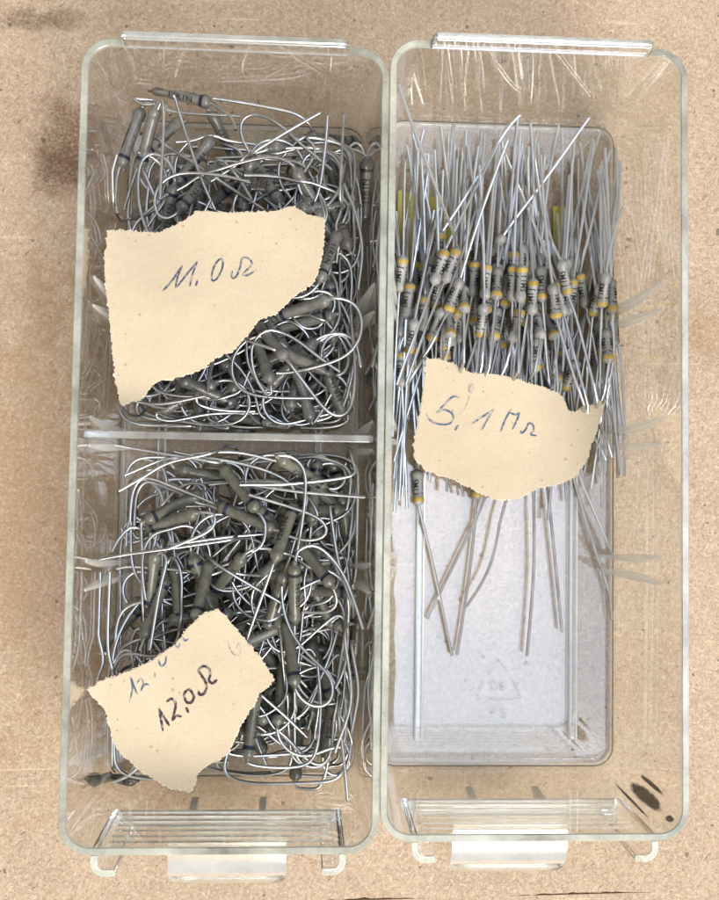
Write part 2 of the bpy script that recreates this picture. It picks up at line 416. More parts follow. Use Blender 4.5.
def tongue_mesh():
    V, F = [], []
    top, bot = [], []
    n = 14
    for i in range(n+1):
        a = i/n; y = -HL-3.5-10.2*math.sin(a*1.5)/math.sin(1.5); z = 17.0-4.5*(1-math.cos(a*1.5))
        hw = 11.3+.3*a-(3.4*max(0,(a-.66)/.34)**2)
        dy, dz = -math.cos(a*1.5), -.8*math.sin(a*1.5); q = math.hypot(dy,dz)
        nrm = (0, -dz/q*-1, dy/q*-1)
        top.append((hw,y,z)); bot.append((hw-.1,y+1.25*dz/q*-1*-1,z-1.25*abs(dy)/q))
    m_ = 8
    def row(hw,y,z): return [(-hw+2*hw*j/m_, y, z) for j in range(m_+1)]
    for r in top: V += row(*r)
    for r in bot: V += row(*r)
    k = m_+1; o_ = (n+1)*k
    for i in range(n):
        for j in range(m_):
            F.append([i*k+j,i*k+j+1,(i+1)*k+j+1,(i+1)*k+j]); F.append([o_+i*k+j,o_+(i+1)*k+j,o_+(i+1)*k+j+1,o_+i*k+j+1])
    for i in range(n):
        for j in (0,m_): F.append([i*k+j,(i+1)*k+j,o_+(i+1)*k+j,o_+i*k+j])
    for i in (0,n):
        for j in range(m_): F.append([i*k+j,i*k+j+1,o_+i*k+j+1,o_+i*k+j])
    return fix_normals(mesh_of('handle', V, F, angle=40))
ME_shelf = second_material(ME_shelf, (M_plastic, M_white), lambda V, p: max(v.z for v in V) < 16.1 or min(v.y for v in V) > -HL-.75)
ME_tongue = tongue_mesh()
ME_hrib = prism('handle_rib', [(-HL-.0,9.2),(-HL-.3,15.85),(-HL-3.4,15.85),(-HL-3.4,14.2),(-HL-.6,8.6)], 'x', -.7, .7, .12)
ME_ridge = prism('grip_ridge', [(-HL-.02,-.42),(-HL-.02,.42),(-HL-.42,.2),(-HL-.42,-.2)], 'x', -19.6, 19.6, .08)
def floor_rib_mesh():
    prof = [(-.95,FLOOR+G),(-.95,FLOOR+.55),(-.6,FLOOR+.95),(.6,FLOOR+.95),(.95,FLOOR+.55),(.95,FLOOR+G)]
    return prism('floor_rib', prof, 'y', -63.6, 62.0, .18, 3)
ME_frib = second_material(floor_rib_mesh(), (M_plastic, M_white), lambda V, p: abs(p.normal.x) > .25)
def slot_rib_mesh(lean):
    """thin wedge standing on the side wall; the lean one flares to guide a divider in"""
    V, F = [], []
    for i in range(7):
        a = i/6; z = 2.4+26.6*a
        wx = half_at(z)[0]-.03; pr = 3.0*(1-a)+.35
        y = lean*(.35*a+2.0*a*a); th = .30+.55*math.sin(math.pi*min(1,a*.95+.05))
        if i == 6: pr = .25
        V += [(wx,y-th,z),(wx,y+th,z),(wx-pr,y+th*.6,z),(wx-pr,y-th*.6,z)]
    for i in range(6):
        for j in range(4): F.append([i*4+j,i*4+(j+1)%4,(i+1)*4+(j+1)%4,(i+1)*4+j])
    F += [[0,1,2,3],[24,25,26,27]]
    return fix_normals(mesh_of('slot_rib', V, F, angle=30))
ME_slot = {0: slot_rib_mesh(0), 1: slot_rib_mesh(1.0)}
def ribbon(name, strokes, w, zf, lift=.03, per=5, closed=False):
    """flat pen strokes following a surface zf(x, y)"""
    V, F = [], []
    for st in strokes:
        P = catmull([np.array(p, float) for p in st], per)
        T = np.gradient(P, axis=0); T /= np.linalg.norm(T, axis=1)[:,None]+1e-9
        Nn = np.stack([-T[:,1], T[:,0]], 1); b = len(V)
        for i in range(len(P)):
            ww = w*(.35+.65*min(1, i/2, (len(P)-1-i)/2+.2))*(.85+.3*random.random())
            for s in (-.5, .5):
                q = P[i]+Nn[i]*s*ww; V.append((q[0], q[1], zf(q[0],q[1])+lift))
        F += [[b+2*i, b+2*i+1, b+2*i+3, b+2*i+2] for i in range(len(P)-1)]
    return mesh_of(name, V, F, smooth=False)
def mark_mesh():
    """raised recycling triangle with 06 and PS, moulded into the tray floor"""
    def pxl(pts): return [tuple(at('right', 440+x/5.99, 620+y/5.99, FLOOR)[:2]) for x, y in pts]
    st = [[(335,250),(310,295),(290,330)],[(268,362),(245,400),(228,440)],[(228,440),(225,465),(245,475)],[(275,475),(350,478),(440,470)],[(440,470),(475,462),(478,440)],[(478,440),(455,400),(425,345)],
          [(415,325),(385,285),(360,250)],[(360,250),(348,238),(335,250)],
          [(310,370),(305,395),(315,415),(335,412),(340,385),(330,368),(310,370)],[(385,368),(365,380),(358,400),(368,418),(388,412),(388,395),(362,398)],
          [(308,530),(308,575)],[(308,530),(330,532),(332,550),(308,555)],[(392,532),(368,535),(362,550),(390,562),(388,580),(360,580)]]
    return ribbon('recycling_mark', [pxl(s) for s in st], .55, lambda x,y: FLOOR, .05)
def build_drawer(k, label):
    x, y = DR[k]
    d = tag(empty('parts_drawer', (x,y,.0), ROT), label, 'drawer', 'clear plastic parts drawers side by side')
    obj('tray', ME_shell, M_plastic, d)
    place(obj('back_tab', ME_tab, M_plastic, d), (0,0,H+G))
    for s in (-1,1): obj('label_hook', ME_hook[s], M_plastic, d)
    obj('label_shelf', ME_shelf, None, d)
    h = obj('handle', ME_tongue, M_handle, d)
    for s in (-7.0, 6.6): place(obj('handle_rib', ME_hrib, M_white, d), (s,-.4,0))
    for i in range(6): place(obj('grip_ridge', ME_ridge, M_plastic2, d), (0,-.02,19.5+2.6*i))
    for s in (-16.5, 16.5): place(obj('floor_rib', ME_frib, M_plastic, d), (s,0,0))
    for s in (-1,1):
        for yy in (24.6, -1.2, -27.4):
            for ln in (0,1):
                r = obj('slot_rib', ME_slot[ln], M_gusset, d); place(r, (0, yy+(2.9 if ln else 0), 0))
                if s < 0: r.scale.x = -1
    return d
left = build_drawer('left', 'clear plastic drawer split by a divider, full of bent-lead grey resistors')
right = build_drawer('right', 'clear undivided plastic drawer holding straight-lead resistors with yellow bands')
obj('recycling_mark', mark_mesh(), M_mark, right)
# brown smears dried onto the rounded front right corner of the right drawer
def stain_patch(f0, f1, z0, z1, skew):
    V, F = [], []; nu, nv = 9, 12
    for i in range(nv+1):
        a = i/nv; z = z0+(z1-z0)*a; wdt = math.sqrt(max(.004, 1-abs(2*a-1)**3.2))*(1+.09*math.sin(a*9+f0)+.05*random.uniform(-1,1))
        hw, hl = half_at(z); r = 3.75; cx, cyy = hw-r, -hl+r
        for j in range(nu+1):
            b = j/nu-.5
            f = math.radians((f0+f1)/2+(f1-f0)*b*wdt+skew*(a-.5))
            rr = r-.05-.10*math.sin(math.pi*j/nu)
            V.append((cx+rr*math.cos(f), cyy+rr*math.sin(f), z))
    k = nu+1
    for i in range(nv):
        for j in range(nu): F.append([i*k+j,i*k+j+1,(i+1)*k+j+1,(i+1)*k+j])
    me = mesh_of('brown_patch', V, F)
    at_ = me.attributes.new('core', 'FLOAT', 'POINT')
    at_.data.foreach_set('value', [math.sin(math.pi*i/nv)**.8*math.sin(math.pi*j/nu)**.8 for i in range(nv+1) for j in range(nu+1)])
    return me
for f0, f1, z0, z1, sk in ((-66,-20,15,31,8), (-90,-79,12,32,-3), (-10,8,17,30,6), (-52,-30,32.5,35.5,4)):
    o = obj('brown_patch', stain_patch(f0,f1,z0,z1,sk), M_stain, right); o['label'] = 'dark brown smear dried on the rounded corner'

# divider standing in the left drawer
wb, wt = half_at(2.2)[0]-.25, half_at(34)[0]-.25
dv = obj('drawer_divider', prism('drawer_divider', [(-wb,0),(wb,0),(wt,31.6),(wt-.6,32.2),(-wt+.6,32.2),(-wt,31.6)], 'y', -.7, .7, .2), None)
second_material(dv.data, (M_plastic, M_milk), lambda V, p: min(v.z for v in V) > 31.4)
q = to_world('left', (0, .75, FLOOR+.4)); dv.location = Vector(q)*K; dv.rotation_euler = (0,0,ROT)
tag(dv, 'clear plastic divider plate standing across the middle of the left drawer', 'divider')

# ------------------------------------------------------------------ resistors
def big_profile(L):
    h = L/2
    half = [(-h-.9,0),(-h-.9,.36),(-h-.3,.46),(-h,.66),(-h+.25,1.02),(-h+.6,1.25),(-h+1.0,1.32),(-h+1.6,1.30),(-h+1.95,1.18),(-h+2.3,1.12)]
    return half+[(0,1.11)]+[(-x,r) for x,r in half[::-1]]
def small_profile(L):
    h = L/2
    return [(-h-.3,0),(-h-.3,.34),(-h,.62),(-h+.3,1.05),(-h+.7,1.2),(-h+1.4,1.18),(-h+1.75,1.05),(0,1.03),(h-1.75,1.05),(h-1.4,1.18),(h-.7,1.2),(h-.3,1.05),(h,.62),(h+.3,.34),(h+.3,0)]
BL, SL = 12.2, 7.3
ME_big = lathe('resistor_body', big_profile(BL)); ME_big2 = ME_big.copy()
ME_small = lathe('resistor_body', small_profile(SL))
ME_bandB = lathe('end_band', [(BL/2-2.25,1.08),(BL/2-2.23,1.16),(BL/2-1.95,1.21),(BL/2-1.62,1.325),(BL/2-1.5,1.335),(BL/2-1.47,1.27)], 18)
ME_bandS = lathe('end_band', [(SL/2-1.42,1.02),(SL/2-1.41,1.2),(SL/2-1.3,1.215),(SL/2-.7,1.23),(SL/2-.45,1.16),(SL/2-.42,1.05)], 18)
def text_mesh(txt, size, r, sx=1.0):
    cu = bpy.data.curves.new('t', 'FONT'); cu.body = txt; cu.size = size; cu.align_x = 'CENTER'; cu.align_y = 'CENTER'; cu.resolution_u = 2
    cu.offset = size*.022
    ob = bpy.data.objects.new('t', cu); col.objects.link(ob)
    me = bpy.data.meshes.new_from_object(ob.evaluated_get(bpy.context.evaluated_depsgraph_get()))
    bpy.data.objects.remove(ob); bpy.data.curves.remove(cu)
    bm = bmesh.new(); bm.from_mesh(me)
    bmesh.ops.triangulate(bm, faces=bm.faces)
    bmesh.ops.subdivide_edges(bm, edges=[e for e in bm.edges if e.calc_length() > size*.25], cuts=2)
    for v in bm.verts:
        a = v.co.y/r; v.co = Vector((v.co.x*sx, r*math.sin(-a)*-1, r*math.cos(a)))*K
    bm.to_mesh(me); bm.free(); me.name = 'marking'; me.materials.clear()
    return me
ME_t11 = text_mesh('11R1N', 1.55, 1.150, 1.18); ME_t12 = text_mesh('12R1N', 1.55, 1.150, 1.18)
ME_t5 = text_mesh('5M1 J', 1.85, 1.078, .78)
def around(me, n):
    bm = bmesh.new(); bm.from_mesh(me); base = bm.faces[:]
    for i in range(1, n):
        g = bmesh.ops.duplicate(bm, geom=bm.verts[:len(me.vertices)]+bm.edges[:len(me.edges)]+base)
        bmesh.ops.rotate(bm, verts=[v for v in g['geom'] if isinstance(v, bmesh.types.BMVert)], cent=(0,0,0), matrix=Matrix.Rotation(2*math.pi*i/n, 3, 'X'))
    bm.verts.ensure_lookup_table()
    bm.to_mesh(me); bm.free()
around(ME_t5, 3)

def seg_dist(p1,q1,p2,q2):
    d1,d2,r = q1-p1,q2-p2,p1-p2
    a,e,f = d1@d1,d2@d2,d2@r; c = d1@r; b = d1@d2; den = a*e-b*b
    s = min(1,max(0,(b*f-c*e)/den)) if den > 1e-9 else 0.
    t = (b*s+f)/e
    if t < 0: t = 0.; s = min(1,max(0,-c/a))
    elif t > 1: t = 1.; s = min(1,max(0,(b-c)/a))
    return np.linalg.norm(p1+d1*s-p2-d2*t)
class Pile:
    """bodies dropped one on another; leads kept off the bodies and inside the walls"""
    def __init__(s, k, ymin, ymax, r, L): s.k, s.ymin, s.ymax, s.r, s.L, s.B = k, ymin, ymax, r, L, []
    def free(s, a, b, slack=.25):
        return all(seg_dist(a,b,c,d) > 2*s.r-slack for c,d in s.B)
    def drop(s, mk, z0=0.0, zmax=26):
        z = max(z0, FLOOR+s.r+.1)
        while z < zmax:
            a, b = mk(z)
            if min(a[2],b[2]) > FLOOR+s.r and s.free(a, b): break
            z += .45
        a, b = mk(z); s.B.append((a,b)); return a, b
    def inside(s, P, m=.5):
        for i in range(len(P)):
            w, l = half_at(max(P[i,2],2)); yl, yh = max(-l+m, s.ymin), min(l-m, s.ymax)
            P[i,0] = min(w-m, max(-w+m, P[i,0])); P[i,1] = min(yh, max(yl, P[i,1])); P[i,2] = max(FLOOR+1.0 if abs(abs(P[i,0])-16.5) < 1.6 else FLOOR+.4, P[i,2])
        return P
    def relax(s, P, own, it=4, fix=3):
        A = np.array([b[0] for i,b in enumerate(s.B) if i != own]); D = np.array([b[1]-b[0] for i,b in enumerate(s.B) if i != own])
        DD = (D*D).sum(1); R = s.r+.35
        for _ in range(it):
            for i in range(fix, len(P)):
                t = np.clip(((P[i]-A)*D).sum(1)/DD, 0, 1); C = A+D*t[:,None]; v = P[i]-C; dist = np.linalg.norm(v, axis=1)
                j = int(dist.argmin())
                if dist[j] < R:
                    n = v[j]/(dist[j]+1e-6); n[2] = abs(n[2])*.9+.25; n /= np.linalg.norm(n)
                    P[i] = P[i]+n*(R-dist[j])*.8
            P[fix:-1] = .5*P[fix:-1]+.25*(P[fix-1:-2]+P[fix+1:])
            P = s.inside(P)
        return P

def make_resistor(pile, idx, kind, flip, leads, label, group, roll=None):
    a, b = pile.B[idx]; ctr = (a+b)/2; ax = (b-a)/np.linalg.norm(b-a)
    if flip: ax = -ax
    x = Vector(ax); up = Vector((0,0,1)); yv = up.cross(x).normalized(); zv = x.cross(yv)
    Mx = Matrix((x,yv,zv)).transposed()
    root = tag(empty('resistor', (0,0,0)), label, 'resistor', group)
    wq = to_world(pile.k, ctr); root.location = Vector((wq[0],wq[1],wq[2]))*K; root.rotation_euler = (0,0,ROT)
    roll = random.uniform(-2.6,2.6) if roll is None else roll
    R3 = (Mx @ Matrix.Rotation(roll, 3, 'X')).to_euler()
    big = kind != 'small'
    bo = obj('resistor_body', {'up':ME_big,'low':ME_big2,'small':ME_small}[kind], {'up':M_bodyA,'low':M_bodyB,'small':M_bodyC}[kind], root); bo.rotation_euler = R3
    bd = obj('end_band', ME_bandB if big else ME_bandS, M_band if big else M_yel, bo)
    obj('marking', {'up':ME_t11,'low':ME_t12,'small':ME_t5}[kind], M_print, bo)
    for P in leads:
        obj('lead', tube('lead', np.asarray(P)-ctr,   .33 if big else .32, 8 if big else 7), M_wire if big else M_wire2, root)
    return root

def resample(P, step=1.1):
    P = np.asarray(P, float); d = np.r_[0, np.cumsum(np.linalg.norm(np.diff(P, axis=0), axis=1))]
    n = max(4, int(d[-1]/step)); t = np.linspace(0, d[-1], n+1)
    return np.stack([np.interp(t, d, P[:,i]) for i in range(3)], 1)
def random_lead(pile, p0, d0, length, ztop, straight=.3):
    th = math.atan2(d0[1], d0[0]); p = np.array(p0, float); P = [p.copy(), p+np.array([*(d0[:2]*.9), d0[2]*.9])]; p = P[-1].copy()
    sg = random.choice((-1,1)); kap = 0 if random.random() < straight else sg/random.uniform(3.2,7.5)
    turn = random.uniform(1.2,3.6); done = 0; mg = random.choice((1.0,2.5,5,8)); zt = random.uniform(FLOOR+2, ztop); s = 0
    while s < length:
        if done < turn: done += abs(kap)
        else:
            if random.random() < .08: kap = random.choice((-1,1))/random.uniform(14,70)
        if done >= turn and abs(kap) > .1: kap = random.choice((-1,1))/random.uniform(18,80)
        th2 = th+kap
        w, l = half_at(max(p[2],2)); m = mg
        for tr in range(14):                     # steer along the walls
            q = p[:2]+3.0*np.array([math.cos(th2), math.sin(th2)])
            if -w+m < q[0] < w-m and pile.ymin+m*.8 < q[1] < pile.ymax-m*.8-(4 if pile.ymax > 50 else 0): break
            th2 += .16*(1 if kap >= 0 else -1)
        th = th2
        p = p+np.array([math.cos(th), math.sin(th), .12*np.sign(zt-p[2])*min(1,abs(zt-p[2]))+.03*random.uniform(-1,1)])
        P.append(p.copy()); s += 1
    return np.array(P)

# ---- the two piles in the left drawer.  Bodies: (x0, y0, x1, y1 photo pixels of the two ends, band end second, height)
UP = [(153,88,210,103,20),(141,112,121,163,17),(157,112,139,163,19),(178,118,146,157,14),(212,138,176,185,17),(213,166,182,211,20),(165,226,171,205,18),
      (251,156,278,202,20),(274,151,315,133,16),(365,214,365,168,14),(249,174,243,204,17),(314,141,352,139,12),(338,232,320,281,19),(284,326,326,318,15),
      (283,356,256,321,20),(270,381,253,332,18),(287,356,325,370,17),(342,410,325,369,19),(355,334,343,376,16),(318,304,286,312,19),(226,414,266,422,13),(201,427,245,430,9),(190,384,226,399,12),
      (300,180,322,212,13),(190,150,160,190,9),(330,165,345,212,9),(214,120,236,160,10)]
LO = [(195,513,148,528,21),(192,497,155,516,19),(224,470,255,507,21),(270,527,222,508,20),(277,554,293,509,17),(300,547,326,577,18),(294.5,617,294.5,570,21),(287,627,294.5,679,20),
      (284,575,268,626,15),(356,624,353.5,670,13),(287,463,318,482,16),(347,501,335,470,12),(343,508,348,540,10),(147,632,162,584,20),(155,562,148,600,17),(112,636,131,617,13),
      (206,574,199,607,16),(135,489,131,523,9),(97,781,122,778,7),(295.5,774,299.5,722,13),(255,699,249,749,17),(282,678,279,708,16),(240,560,215,590,14),(252,600,240,625,15),(175,575,180,615,12),
      (185,470,230,480,12),(310,590,335,620,10),(312,650,330,690,9)]
def px_body(k, a, L):
    def mk(z, tilt=random.uniform(-.9,.9)):
        p, q_ = at(k, a[0], a[1], z+tilt), at(k, a[2], a[3], z-tilt)
        c = (p+q_)/2; d = q_-p; ln = np.linalg.norm(d)
        if ln < L*.8: d = d/ln*L*.8; 
        if ln < L: 
            h = math.sqrt(max(0, L*L-(d@d))); d[2] += random.choice((-1,1))*min(h, 4.0)
        d = d/np.linalg.norm(d)*L
        return c-d/2, c+d/2
    return mk
def pile_left(kind, px, ymin, ymax, nfill, fill_box, papers):
    pl = Pile('left', ymin, ymax, 1.34, BL)
    x0,x1,y0,y1 = fill_box
    cxm, cym = (x0+x1)/2, (y0+y1)/2
    for i in range(nfill):
        x = random.uniform(x0,x1); y = random.uniform(y0,y1); a = random.uniform(0,math.pi)
        def mk(z, x=x, y=y, a=a, t=random.uniform(-.22,.22)):
            d = np.array([math.cos(a)*math.cos(t), math.sin(a)*math.cos(t), math.sin(t)])*(BL/2-.4)
            c = np.array([x,y,z]); A, B = c-d, c+d
            for P in (A,B):
                w, l = half_at(z); 
            return A, B
        A, B = mk(5)
        w = half_at(4)[0]-1.6
        if max(abs(A[0]),abs(B[0])) > w or min(A[1],B[1]) < ymin+1.6 or max(A[1],B[1]) > min(ymax, 67.0)-1: 
            x = cxm+(x-cxm)*.6; y = cym+(y-cym)*.85
            mk.__defaults__ = (x, y, a, mk.__defaults__[3])
        pl.drop(mk, 0, 17)
    nf = len(pl.B)
    for a in px:
        pl.drop(px_body('left', a, BL-.8), a[4]-2.5, a[4]+4)
    return pl, nf
UPY0, UPY1, LOY0, LOY1 = 2.2, 67.8, -67.8, -.7
pu, nfu = pile_left('up', UP, UPY0, UPY1, 94, (-19.5,20.5,7,53), None)
pl_, nfl = pile_left('low', LO, LOY0, LOY1, 94, (-18.5,20.5,-58,-8), None)

# torn paper tags: outline in photo pixels
T1 = [(106.3,230),(128,230.5),(146,231.5),(157,233),(177,224.6),(188,217),(197,211.6),(216,212),(237,213),(256,212.5),(272,211.6),(292,207),(299,210),(306.7,214),(324,220),(323.6,238),(322.6,255),(318,270),(312.5,284),(303,290),(290.8,298),(283,307),(275,314),(257.6,321),(248,334),(234.5,350),(222,355),(212,360),(200,370.5),(186,374),(171,379),(160,380),(151,385),(145,393),(139.6,399),(130,401),(120.8,405),(117.5,392),(115,379),(113,358),(112,338.7),(109.5,315),(107.8,295),(105.5,276),(105,258),(107,245)]
T2 = [(213,607.7),(203,613),(194.5,620.7),(186,630),(178,641),(168.5,646.7),(157,655),(145,661),(131,667),(119,671),(104,677),(92,684),(103,696),(111,706.5),(114,720),(116.6,733),(122,744),(130,751),(141,762),(153.6,770),(165,777),(177,782),(193,784.5),(199,774),(198.6,767),(209,759),(220,754),(230,746),(236,733),(240,722),(246,714),(250,705),(256,698),(258,690),(263,687),(275,675.6),(265,660),(252,644),(243,633),(234.5,623.6),(226,612),(220,607.7)]
T3 = [(426,359),(440,360),(452,364.5),(462.6,370),(472.6,374),(485,374),(497.6,375),(509,378),(520,380),(530,384),(540,386),(550,390),(559,393),(563,398),(565.5,405),(571,413),(582.6,408),(592,405),(602,400),(603.6,403),(599.7,421),(593,439),(586.5,460),(574.7,477.5),(562,483),(553.7,485),(543,487),(532.7,490),(524,496),(515,499),(497.6,500),(489,497),(480,492.7),(465,485),(455,480),(445,476.4),(433,473),(425,469),(415,457.6),(414,445),(417,428),(420,412.6),(423,396),(424,382.5)]
def in_poly(p, poly):
    x, y = p; c = False; j = len(poly)-1
    for i in range(len(poly)):
        (xi,yi),(xj,yj) = poly[i],poly[j]
        if (yi > y) != (yj > y) and x < (xj-xi)*(y-yi)/(yj-yi)+xi: c = not c
        j = i
    return c
def tag_height(k, pile, T):
    z = 18 if k == 'left' else 10
    for _ in range(3):
        poly = [tuple(at(k, *p, z)[:2]) for p in T]
        hs = [max(a[2],b[2]) for a,b in pile.B if in_poly(((a+b)/2)[:2], poly) or in_poly(a[:2], poly) or in_poly(b[:2], poly)]
        z = max(hs)+pile.r+(1.3 if k == 'left' else 2.4)
    return z, poly
class Tag:
    def __init__(s, k, T, z, poly, slope, name_seed):
        s.k, s.T, s.z, s.poly, s.slope = k, T, z, np.array(poly), slope
        s.c = s.poly.mean(0); s.ph = random.Random(name_seed).uniform(0,6)
    def h(s, x, y):
        dx, dy = x-s.c[0], y-s.c[1]
        return s.z+s.slope[0]*dx+s.slope[1]*dy+.35*math.sin(dx*.16+s.ph)+.30*math.sin(dy*.21+dx*.07+s.ph*2)+.0016*(dx*dx+dy*dy)*math.sin(math.atan2(dy,dx)*2+s.ph)
    def build(s, label, strokes):
        def jag(poly, step, amp, off=0.0):
            out = []; n = len(poly)
            for i in range(n):
                a, b = np.array(poly[i]), np.array(poly[(i+1)%n]); L = np.linalg.norm(b-a); m_ = max(1,int(L/step))
                nn = np.array([b[1]-a[1], -(b[0]-a[0])])/(L+1e-9)*s.sgn
                for j in range(m_): out.append(a+(b-a)*j/m_+nn*(off+amp*random.gauss(0,1)))
            return out
        P = s.poly; area2 = sum(P[i-1][0]*P[i][1]-P[i][0]*P[i-1][1] for i in range(len(P))); s.sgn = 1 if area2 > 0 else -1
        rr = random.Random(len(P)*7)
        wig = [(rr.uniform(.5,4.5), rr.uniform(0,6.3), rr.uniform(.015,.06)) for _ in range(12)]
        def rough(poly):
            out, t = [], 0.0
            for p, q in zip(jag(poly, .8, 0), jag(poly, .8, 0)[1:]+jag(poly, .8, 0)[:1]):
                d = q-p; L = np.linalg.norm(d)+1e-9; t += L
                out.append(p+np.array([d[1],-d[0]])/L*sum(a*math.sin(f*t+ph) for f,ph,a in wig))
            return out
        def sheet(name, poly, z_off, th, inner=True):
            n = len(poly); lo, hi = np.min(poly,0), np.max(poly,0); pts = [tuple(p) for p in poly]
            if inner:
                for gx in np.arange(lo[0]+1, hi[0], 1.7):
                    for gy in np.arange(lo[1]+1, hi[1], 1.7):
                        q = (gx+random.uniform(-.4,.4), gy+random.uniform(-.4,.4))
                        if in_poly(q, pts[:n]): pts.append(q)
            vv, ee, ff, *_ = delaunay_2d_cdt([Vector(p) for p in pts], [(i,(i+1)%n) for i in range(n)], [], 1, 1e-5)
            V = [(v.x,v.y,s.h(v.x,v.y)+z_off) for v in vv]; F = [list(f) for f in ff]
            bm = bmesh.new(); bv = [bm.verts.new(Vector(v)*K) for v in V]
            for f in F:
                try: bm.faces.new([bv[i] for i in f])
                except ValueError: pass
            for v in [v for v in bm.verts if not v.link_faces]: bm.verts.remove(v)
            bmesh.ops.recalc_face_normals(bm, faces=bm.faces)
            if sum(f.normal.z for f in bm.faces) < 0: bmesh.ops.reverse_faces(bm, faces=bm.faces)
            ex = bmesh.ops.extrude_face_region(bm, geom=bm.faces[:])
            for v in [g for g in ex['geom'] if isinstance(g, bmesh.types.BMVert)]: v.co.z += th*K
            bmesh.ops.recalc_face_normals(bm, faces=bm.faces)
            me = bpy.data.meshes.new(name); bm.to_mesh(me); bm.free()
            me.polygons.foreach_set('use_smooth', [True]*len(me.polygons)); me.set_sharp_from_angle(angle=math.radians(40))
            return me
        root = tag(empty('paper_tag', to_world(s.k,(0,0,0)), ROT), label, 'paper tag', 'torn paper tags')
        obj('paper', sheet('paper', jag(rough(P), .4, .035), 0, .13), M_paper, root)
        obj('torn_edge', sheet('torn_edge', jag(rough(P), .22, .10, .13), -.16, .12), M_torn, root)
        for nm, sts, ox, oy, sc_, w, mat in strokes:
            loc = [[tuple(at(s.k, ox+x/sc_, oy+y/sc_, s.z)[:2]) for x,y in st] for st in sts]
            obj(nm, ribbon(nm, loc, w, s.h, .165), mat, root)
        return root
z1, poly1 = tag_height('left', pu, T1); z2, poly2 = tag_height('left', pl_, T2)
tag1 = Tag('left', T1, z1, poly1, (0,0), 3); tag2 = Tag('left', T2, z2, poly2, (0,0), 5)

# loose leads traced from the photograph: list of pixel points, height at start and end
LU = {0: ([(155,86),(140,84),(132.6,92),(137,103),(158,109),(185,113),(240,116)], [(212,104),(222,110),(232,118),(236,130)]),
      1: ([(142,110),(147,100),(158,95),(166,104),(170,115)], [(120,166),(114,195),(118,214)]),
      2: ([(158,110),(162,100),(164,118),(160,200)], [(138,166),(130,190),(124,210)]),
      7: ([(250,153),(241,136),(241,120),(250,114),(264,116),(282,127),(305,148),(332,170)], [(279,205),(290,225)]),
      9: ([(366,165),(362,146),(350,142),(345,165),(340,195)], None),
      5: ([(214,163),(222,160),(240,180),(252,200)], None),
      15: ([(271,384),(270,398),(255,376),(252,345),(268,331),(290,336),(312,352),(328,364),(340,372)], None),
      13: (None, [(330,317),(336,300),(328,292),(312,291),(300,300)]),
      17: ([(343,413),(352,400),(342,378),(328,372)], None)}
XU = [((172.6,87.6),(180,115),(200,175),(215,210)), ((213,98),(250,104),(290,112),(304,119)), ((327.6,116),(325,150),(318,194),(305,215)), ((344,115),(342,150),(340,193)), ((320,113),(290,130),(257,150)),
      ((130,400),(160,404),(205,396)), ((117,155),(110,180),(107,196)), ((358,290),(362,250),(356,215),(346,190))]
LL = {0: ([(198,512),(214,514),(217,522),(208,532),(168.5,549)], [(144,530),(130,527),(118,540),(112,552)]),
      2: (None, [(257,510),(266,525),(263,546),(252,552)]),
      3: ([(274,529),(300,540),(324,538),(328,528),(315,516),(280,504),(249,495)], None),
      6: (None, [(295,567),(298,551),(312.5,544),(330,556),(347,582),(363,629)]),
      5: ([(299,545),(290,540)], [(328,580),(338,600),(330,612),(302,612)]),
      13: ([(146,636),(140,650)], [(164,580),(168,560),(174,555),(182,580),(178,640)]),
      14: ([(155,559),(160,552),(168,556),(160,590),(150,650)], None),
      18: ([(95,781),(91,775),(94,760),(101,730),(108.7,707)], [(125,777),(132,772),(134,764)]),
      19: ([(295,779),(299,791),(310,796),(322,784),(328,762),(330,738)], None),
      11: (None, [(333,466),(322,455),(309,458),(306,480)])}
XL = [((339,720),(344,760),(348,808)), ((262,696),(285,716),(307,737)), ((82,572),(88,600),(102,650),(102,668),(93,684)), ((110,572),(108,644),(113,671)), ((119,491),(142,478),(168,463),(205,455)), ((115,445),(160,453),(212,462)),
      ((90,561),(130,554),(168,549),(230,540)), ((125,475),(170,458),(230,452),(280,462)), ((170,545),(220,538),(262,534)), ((240,485),(290,484),(351,476),(353,462)), ((250,485),(300,492),(372,498)),
      ((330,509),(338,560),(350,600)), ((225,570),(250,585),(285,605)), ((345,640),(351,700),(335,752)), ((352,650),(358,690),(352,730))]
def lift_px(pile, pts, za, zb):
    n = len(pts)
    return resample(catmull([at(pile.k, x, y, za+(zb-za)*i/(n-1)) for i,(x,y) in enumerate(pts)], 8))
